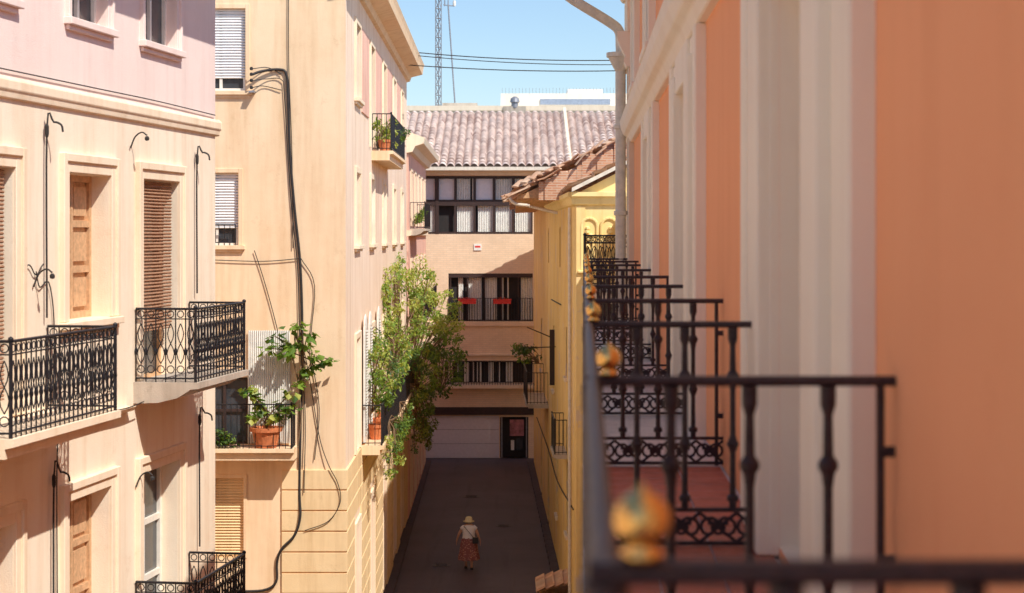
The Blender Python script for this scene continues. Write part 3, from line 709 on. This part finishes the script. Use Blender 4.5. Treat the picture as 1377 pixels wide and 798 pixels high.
# ================================================================== rooftops behind + masts
bF=empty('white_rooftop_building')
mb=MB(); mb.wbox(-14,14,126,140,0,19.2,'white'); mb.wbox(-.8,9,127,138,19.2,20.3,'white'); mb.wbox(2,7,126.9,127.1,19.5,19.9,'bluewin'); mb.wbox(-14.2,14.2,125.8,126,19.0,19.35,'beigetrim')
mb.wbox(4,6.5,128,134,20.3,20.7,'metal_white'); mb.wbox(-5,-2.5,128,134,19.2,19.7,'slab')
for x in (.2,): mb.lathe((x,125.9,19.2),[(.25,0),(.25,.35),(.35,.4),(.3,.65),(.1,.8)],'grey',12)
mb.wbox(-.6,1.0,125.7,126.8,18.4,19.3,'slab')
for k in range(40): mb.wbox(-.7+k*.24,-.68+k*.24,127.0,127.02,20.3,20.7,'grey')
mb.obj('walls_and_chimneys',bF)
def mast(name,x,y,z0,z1,w,lean=0):
    L=[];n=int((z1-z0)/.7); cs=[(-w/2,-w/2),(w/2,-w/2),(0,w/2)]
    f=lambda c,z:(x+c[0]+lean*(z-z0),y+c[1],z)
    for c in cs: L.append([f(c,z0),f(c,z1)])
    for k in range(n):
        za=z0+k*.7;zb=za+.7
        for i in range(3): L.append([f(cs[i],za),f(cs[(i+1)%3],zb)]); L.append([f(cs[i],zb),f(cs[(i+1)%3],zb)])
    tubes(name,L,.03,'grey',None,0)
mast('lattice_antenna_mast',-5.35,130,19,40,.42)
e=empty('telecom_antenna_mast'); tubes('pole',[[(-4.1,130,19),(-4.65,130,27)]],.06,'grey',e); tubes('crossbars',[[(-5.0,130,27),(-4.2,130,26.9)],[(-4.65,130,27),(-4.65,130,27.6)],[(-4.9,130,26.9),(-4.9,130,27.5)]],.04,'grey',e)
mb=MB(); mb.lathe((-4.2,130,26.9),[(.1,0),(.12,.2),(.1,.4)],'metal_white',8); mb.obj('antenna_panel',e)
tubes('overhead_cable',[sag((-3.7,60,16.45),(4,60,16.15),.12)],.018,'cable'); tubes('overhead_cable.001',[sag((-3.7,60,16.35),(4,60,16.0),.12)],.015,'cable')
tubes('overhead_cable.002',[sag((-3.7,60,16.0),(4,60,15.8),.1)],.018,'cable')
bG=empty('rear_townhouse'); mb=MB(); mb.wbox(-14,-9,27.5,37.5,0,12,'peach'); mb.wbox(-14.2,-8.8,27.3,37.7,12,12.2,'slab')
for k in range(3):
    mb.wbox(-9.0,-8.97,29+k*2.6,30+k*2.6,5,6.8,'glass'); mb.wbox(-9.0,-8.95,28.9+k*2.6,30.1+k*2.6,4.85,4.97,'white')
mb.obj('walls',bG)

# ================================================================== foliage
def leaves(name,clumps,size,mats,parent=None,droop=.3,broad=.55):
    mb=MB()
    for (c,r,n) in clumps:
        mm=[random.choice(mats),random.choice(mats)]
        for i in range(n):
            while True:
                q=Vector((U(-1,1),U(-1,1),U(-1,1)))
                if q.length<1: break
            p=Vector(c)+Vector((q.x*r[0],q.y*r[1],q.z*r[2]))
            s=size*U(.6,1.3); d=Vector((U(-1,1),U(-1,1),U(-1,.5)-droop)).normalized(); sd=d.cross(Vector((U(-.4,.4),U(-.4,.4),1))).normalized()*s*broad*.5; nn=d.cross(sd).normalized()*s*.12
            a=p;b=p+d*s*.45+sd+nn;e=p+d*s;f=p+d*s*.45-sd+nn; g=p+d*s*.5
            mb.add([a,b,e,f,g],[(0,1,4),(1,2,4),(0,4,3),(4,2,3)],random.choice(mm))
    return mb.obj(name,parent)
def shrub(name,c,r,n,size,mats,sub=9,base=None,kk=(.18,.36)):
    e=empty(name); cl=[]; L=[]
    base=base or (c[0]-.2,c[1],c[2]-r[2])
    for i in range(sub):
        q=Vector((U(-1,1),U(-1,1),U(-1,1)))*.95
        cc=(c[0]+q.x*r[0],c[1]+q.y*r[1],c[2]+q.z*r[2]); k=U(*kk)
        cl.append((cc,(r[0]*k+.07,r[1]*k*.6+.07,r[2]*k*.7+.04),int(n/sub)))
        mid=Vector(base).lerp(Vector(cc),.5)+Vector((U(-.1,.1),U(-.1,.1),U(0,.15)))
        L.append([base,tuple(mid),cc])
    leaves('foliage',cl,size,mats,e); tubes('branches',L,.012,'bark',e)
    return e
X=lambda y,o:-3.2-.009*y+o
shrub('balcony_shrub',(X(44,.35),44.0,6.9),(.3,1.3,1.0),900,.12,['leaf','leafy','leafd'],18)
shrub('balcony_shrub.001',(X(47,.45),47.5,7.1),(.4,1.6,1.0),1000,.12,['leaf','leafy','leafd'],18)
shrub('balcony_shrub.002',(X(52,.45),52,7.4),(.5,2.0,1.1),1100,.13,['leafy','leaf','leafd'],18)
shrub('balcony_tree',(X(57,.8),57,8.3),(.65,2.2,1.2),1800,.14,['leafy','leafy','leaf'],32,(X(57,.3),57,5.4))
shrub('balcony_tree.001',(X(60,1.25),60,7.6),(.7,1.8,.8),1100,.14,['leafy','leaf'],22,(X(60,.3),60,5.4))
shrub('balcony_shrub.003',(X(58,.8),58,6.0),(.5,3.0,.8),1500,.13,['leafd','leaf','leafy'],24)
shrub('balcony_shrub.004',(X(60,1.45),61,5.8),(.65,2.0,.95),1200,.15,['leafd','leafd','leaf'],22)
shrub('trailing_plant',(X(45,.62),45.5,4.9),(.12,2.6,.6),900,.1,['leafd','leaf','leafy'],26,(X(45,.5),45,5.6))
shrub('trailing_plant.001',(X(56,.65),57,4.5),(.25,3.5,.9),1500,.11,['leafd','leaf','leafy'],30,(X(56,.5),56,5.6))
shrub('trailing_plant.002',(X(50,.6),50.5,4.95),(.1,2.4,.4),700,.1,['leafd','leaf'],18,(X(50,.5),50,5.6))
shrub('trailing_plant.003',(X(62,.7),64,3.9),(.3,3.0,1.0),1300,.12,['leafd','leaf'],24,(X(62,.3),62,5.0))
shrub('climbing_vine',(X(54,.12),54,9.0),(.1,4.5,.7),700,.12,['leafy','leaf'],22,(X(55,.1),55,6.0))
shrub('potted_shrub',(X(48,.25),47.5,13.0),(.25,1.5,.4),700,.11,['leafy','leaf'],14)
shrub('potted_shrub.001',(X(49,.3),51,13.3),(.3,1.0,.5),450,.11,['leafd','leaf'],10)
shrub('potted_plant.002',(.6,66,6.0),(.5,.8,.35),350,.16,['leafd','leaf'],12,(1.0,66,5.5))
shrub('potted_plant.003',(X(67,.35),67,11.1),(.25,1.5,.3),350,.12,['leafd','leaf'],9)
shrub('potted_plant.004',(X(68,.5),68,7.7),(.35,2.5,.5),700,.13,['leaf','leafy'],14)
def pot(name,x,y,z,r,h,parent=None):
    mb=MB(); mb.lathe((x,y,z),[(r*.68,0),(r*.92,h*.8),(r*1.04,h*.8),(r*1.06,h),(r*.9,h),(r*.86,h*.9),(.01,h*.88)],'pot',18); return mb.obj(name,parent)
for i,(y,o) in enumerate(((46.5,.3),(47.3,.25),(48.3,.32),(49.5,.3),(51,.28))): pot('flower_pot' if i==0 else 'flower_pot.%03d'%i,X(y,o),y,12.455,.17,.3)
for i,y in enumerate((43.5,45,46.8,49,52,55,58)): pot('flower_pot.%03d'%(i+5),X(y,.28),y,5.305,.2,.36)
e=empty('potted_fig_plant'); pot('pot',-5.18,37.62,5.81,.33,.42,e)
cl=[((-5.2+U(-.4,.62),37.55+U(-.2,.15),6.75+U(-.3,.35)),(.16,.14,.1),13) for k in range(14)]
leaves('foliage',cl,.17,['leaf','leafd','leafy'],e,broad=.8)
tubes('stems',[[(-5.18,37.62,6.2),(-5.15+U(-.2,.2),37.6,6.5),tuple(Vector(c[0]))] for c in cl],.012,'bark',e)
e=empty('climbing_fig'); st=[(-4.5,37.5,5.8),(-4.44,37.6,6.4),(-4.5,37.75,7.1),(-4.42,37.8,7.7),(-4.6,37.75,8.2)]
tips=[(-4.6,37.6,8.35),(-5.0,37.6,8.15),(-4.3,37.6,8.2),(-4.15,37.6,7.75),(-3.95,37.6,7.6),(-4.75,37.6,7.8),(-4.4,37.6,8.0),(-4.7,37.6,8.0),(-4.35,37.6,7.45),(-4.15,37.6,7.5),(-3.8,37.55,7.65),(-4.5,37.6,7.2),(-4.9,37.6,7.95),(-5.15,37.6,7.9),(-4.45,37.6,8.4)]
leaves('foliage',[(t,(.17,.1,.1),12) for t in tips],.18,['leaf','leaf','leafd'],e,broad=.8)
tubes('stems',[st]+[[st[random.choice((2,3,4))],tuple((Vector(st[3])+Vector(t))/2+Vector((0,0,.05))),t] for t in tips],.014,'bark',e)
shrub('low_balcony_plants',(-6.2,37.5,6.0),(.35,.15,.2),350,.1,['leafd','leaf'],9)
e=empty('window_flowers'); leaves('foliage',[((-2.05,81.8,7.36),(.4,.1,.08),60),((-.45,81.8,7.36),(.4,.1,.08),60)],.12,['leafd','flower','flower'],e)
e=empty('entrance_canopy'); mb=MB()
tile_roof('canopy_tiles',(1.62,47.6,.95),(0,1,0),(-1.0,0,-.25),2.0,1.2,.2,.25,.05,'rooftile_old',e)
mb.wbox(.75,1.6,47.65,49.5,.45,.6,'wood'); mb.wbox(.8,.9,47.7,47.8,0,.6,'wood'); mb.wbox(.8,.9,49.3,49.4,0,.6,'wood'); mb.obj('canopy_frame',e)

# ================================================================== woman walking away
M['skin']=plain('skin',(.62,.34,.23),.55,0,.08)
M['cloth_w']=plain('white_blouse',(.85,.81,.81),.8,0,.06)
M['hatm']=plain('straw_hat',(.75,.63,.36),.8,0,.15,.3,40)
M['hair']=plain('grey_hair',(.30,.26,.23),.7,0,.3,.3,40)
M['shoe']=plain('black_shoe',(.03,.025,.025),.5)
def skirtmat():
    m,nt,b=newmat('patterned_skirt'); v=tc(nt)
    vo=nt.nodes.new('ShaderNodeTexVoronoi'); vo.inputs['Scale'].default_value=20; nt.links.new(v,vo.inputs['Vector'])
    x=mix(nt,ramp(nt,vo.outputs['Distance'],.25,.4),c4((.60,.32,.24)),c4((.26,.09,.08)))
    nt.links.new(x,b.inputs['Base Color']); b.inputs['Roughness'].default_value=.85; return m
M['skirt']=skirtmat()
W0=empty('woman_walking'); WX,WY=-1.33,54.9
def skin_obj(name,verts,edges,radii,mat,root,sub=2):
    me=bpy.data.meshes.new(name); me.from_pydata(verts,edges,[]); o=bpy.data.objects.new(name,me); COL.objects.link(o); o.parent=W0
    o.modifiers.new('skin','SKIN')
    if not me.skin_vertices: 
        bpy.context.view_layer.objects.active=o; o.select_set(True); bpy.ops.mesh.customdata_skin_add() ; o.select_set(False)
    for i,r in enumerate(radii): me.skin_vertices[0].data[i].radius=(r,r) if not isinstance(r,tuple) else r
    me.skin_vertices[0].data[root].use_root=True
    s=o.modifiers.new('sub','SUBSURF'); s.levels=sub; s.render_levels=sub; o.modifiers['skin'].use_smooth_shade=True
    me.materials.append(M[mat]); return o
V=[(0,0,.88),(0,.0,1.04),(0,.02,1.2),(0,.01,1.32),(0,.02,1.38),(0,.035,1.45),(0,.03,1.53),
 (-.17,0,1.30),(-.30,-.03,1.08),(-.36,.05,.90),(-.375,.07,.84),
 (.17,0,1.30),(.28,-.05,1.08),(.34,.02,.88),(.355,.04,.82),
 (-.09,0,.80),(-.09,.08,.46),(-.09,.10,.09),(-.09,.23,.035),
 (.09,0,.80),(.09,.0,.46),(.095,-.18,.11),(.1,-.07,.035)]
Ed=[(0,1),(1,2),(2,3),(3,4),(4,5),(5,6),(3,7),(7,8),(8,9),(9,10),(3,11),(11,12),(12,13),(13,14),(0,15),(15,16),(16,17),(17,18),(0,19),(19,20),(20,21),(21,22)]
Rd=[.15,.14,.14,.09,.055,.085,.075,.06,.043,.026,.03,.06,.043,.026,.03,.095,.06,.04,.035,.095,.06,.04,.035]
V=[(a+WX,b+WY,c) for a,b,c in V]
skin_obj('body',V,Ed,Rd,'skin',0)
for s,(px,py,pz) in ((-1,(-.375,.07,.84)),(1,(.355,.04,.82))):
    for k in range(5):
        if k<4:
            ln=(.07,.08,.075,.06)[k]; by=(k-1.5)*.02
            pts=[(px,py+by*.6,pz),(px+s*.005,py+by,pz-.045),(px+s*.004,py+by+.004,pz-.045-ln*.55),(px-s*.006,py+by+.01,pz-.045-ln)]
        else: pts=[(px,py+.01,pz),(px-s*.01,py+.035,pz-.02),(px-s*.012,py+.05,pz-.05)]
        skin_obj('finger',[(a+WX,b+WY,c) for a,b,c in pts],[(i,i+1) for i in range(len(pts)-1)],[.012]+[.009]*(len(pts)-2)+[.007],'skin',0,1)
mb=MB()
def loft(rings,m,seg=40):
    vs=[];fs=[]
    for (cx,cy,z,rx,ry,fold,fn) in rings:
        for k in range(seg):
            a=2*math.pi*k/seg; f=1+fold*math.sin(fn*a+z*3); vs.append((WX+cx+rx*f*math.cos(a),WY+cy+ry*f*math.sin(a),z))
    for i in range(len(rings)-1):
        for k in range(seg): k2=(k+1)%seg; fs.append((i*seg+k,i*seg+k2,(i+1)*seg+k2,(i+1)*seg+k))
    mb.add(vs,fs,m)
loft([(0,0,1.0,.175,.14,0,9),(0,0,.92,.215,.175,.02,9),(0,-.01,.8,.25,.21,.04,9),(0,-.01,.6,.27,.24,.07,9),(0,-.02,.42,.30,.28,.1,9),(0,-.02,.30,.32,.31,.12,9)],'skirt')
mb.obj('skirt',W0,True); mb=MB()
loft([(0,0,.95,.20,.16,.03,7),(0,0,1.05,.185,.15,.02,7),(0,.01,1.17,.20,.16,.01,7),(0,.005,1.27,.21,.14,0,7),(0,.005,1.33,.18,.11,0,7),(0,.01,1.365,.09,.075,0,7)],'cloth_w')
for s in (-1,1): mb.beam((WX+s*.12,WY,1.30),(WX+s*.225,WY-.015,1.21),.14,.15,'cloth_w',.3)
mb.obj('blouse',W0,True); mb=MB()
mb.beam((WX-.14,WY-.13,1.33),(WX+.16,WY-.175,.98),.03,.012,'shoe'); mb.beam((WX-.14,WY-.13,1.33),(WX-.12,WY+.12,1.28),.03,.012,'shoe')
mb.wbox(WX+.12,WX+.3,WY-.24,WY-.14,.82,1.0,'shoe'); mb.obj('shoulder_bag',W0,bevel=.02); mb=MB()
mb.lathe((WX,WY+.03,1.47),[(.17,-.02),(.175,0),(.11,.025),(.105,.09),(.085,.125),(.04,.14),(.001,.142)],'hatm',24,1,1.1); mb.obj('hat',W0,True); mb=MB()
mb.lathe((WX,WY+.015,1.36),[(.04,0),(.085,.03),(.1,.08),(.1,.13),(.08,.16)],'hair',20,1,1.05); mb.obj('hair',W0,True); mb=MB()
mb.lathe((WX,WY+.128,1.43),[(.003,-.02),(.014,-.012),(.01,.01),(.004,.03)],'skin',8) 
for s in (-1,1): mb.lathe((WX+s*.034,WY+.117,1.462),[(.002,-.008),(.011,0),(.002,.008)],'shoe',8); mb.lathe((WX+s*.098,WY+.03,1.44),[(.004,-.03),(.014,0),(.016,.02),(.006,.035)],'skin',8)
mb.beam((WX-.025,WY+.118,1.395),(WX+.025,WY+.118,1.395),.008,.01,'red'); mb.obj('face',W0,True); mb=MB()
mb.beam((WX-.09,WY+.06,.035),(WX-.09,WY+.28,.03),.09,.07,'shoe'); mb.beam((WX+.095,WY-.22,.04),(WX+.1,WY-.02,.035),.09,.07,'shoe'); mb.obj('shoes',W0)

# ================================================================== light, sky, camera
S=Vector((1,-1.05,1.72)).normalized()
el=math.asin(S.z); az=math.atan2(S.x,S.y)
w=bpy.data.worlds.new('World'); scene.world=w; w.use_nodes=True; nt=w.node_tree
bg=nt.nodes['Background']; sky=nt.nodes.new('ShaderNodeTexSky'); sky.sky_type='NISHITA'; sky.sun_disc=False
sky.sun_elevation=el; sky.sun_rotation=az; sky.air_density=1.0; sky.dust_density=.4; sky.ozone_density=4.0
nt.links.new(sky.outputs[0],bg.inputs[0]); bg.inputs[1].default_value=.15
l=bpy.data.lights.new('sun','SUN'); l.energy=5; l.angle=math.radians(.5); l.color=(1,.955,.86)
lo=bpy.data.objects.new('sun',l); COL.objects.link(lo); lo.rotation_mode='QUATERNION'; lo.rotation_quaternion=S.to_track_quat('Z','Y'); lo.location=(20,-20,40)
cam=bpy.data.cameras.new('camera'); co=bpy.data.objects.new('camera',cam); COL.objects.link(co)
co.location=(0,0,10.3); co.rotation_euler=(math.radians(90),0,0)
cam.sensor_width=36; cam.lens=62.75; cam.shift_y=-.061; cam.clip_start=.1; cam.clip_end=1000
cam.dof.use_dof=True; cam.dof.focus_distance=36; cam.dof.aperture_fstop=3.2
scene.camera=co
scene.view_settings.view_transform='Standard'; scene.view_settings.look='None'; scene.view_settings.exposure=0
scene.cycles.max_bounces=10; scene.cycles.diffuse_bounces=7
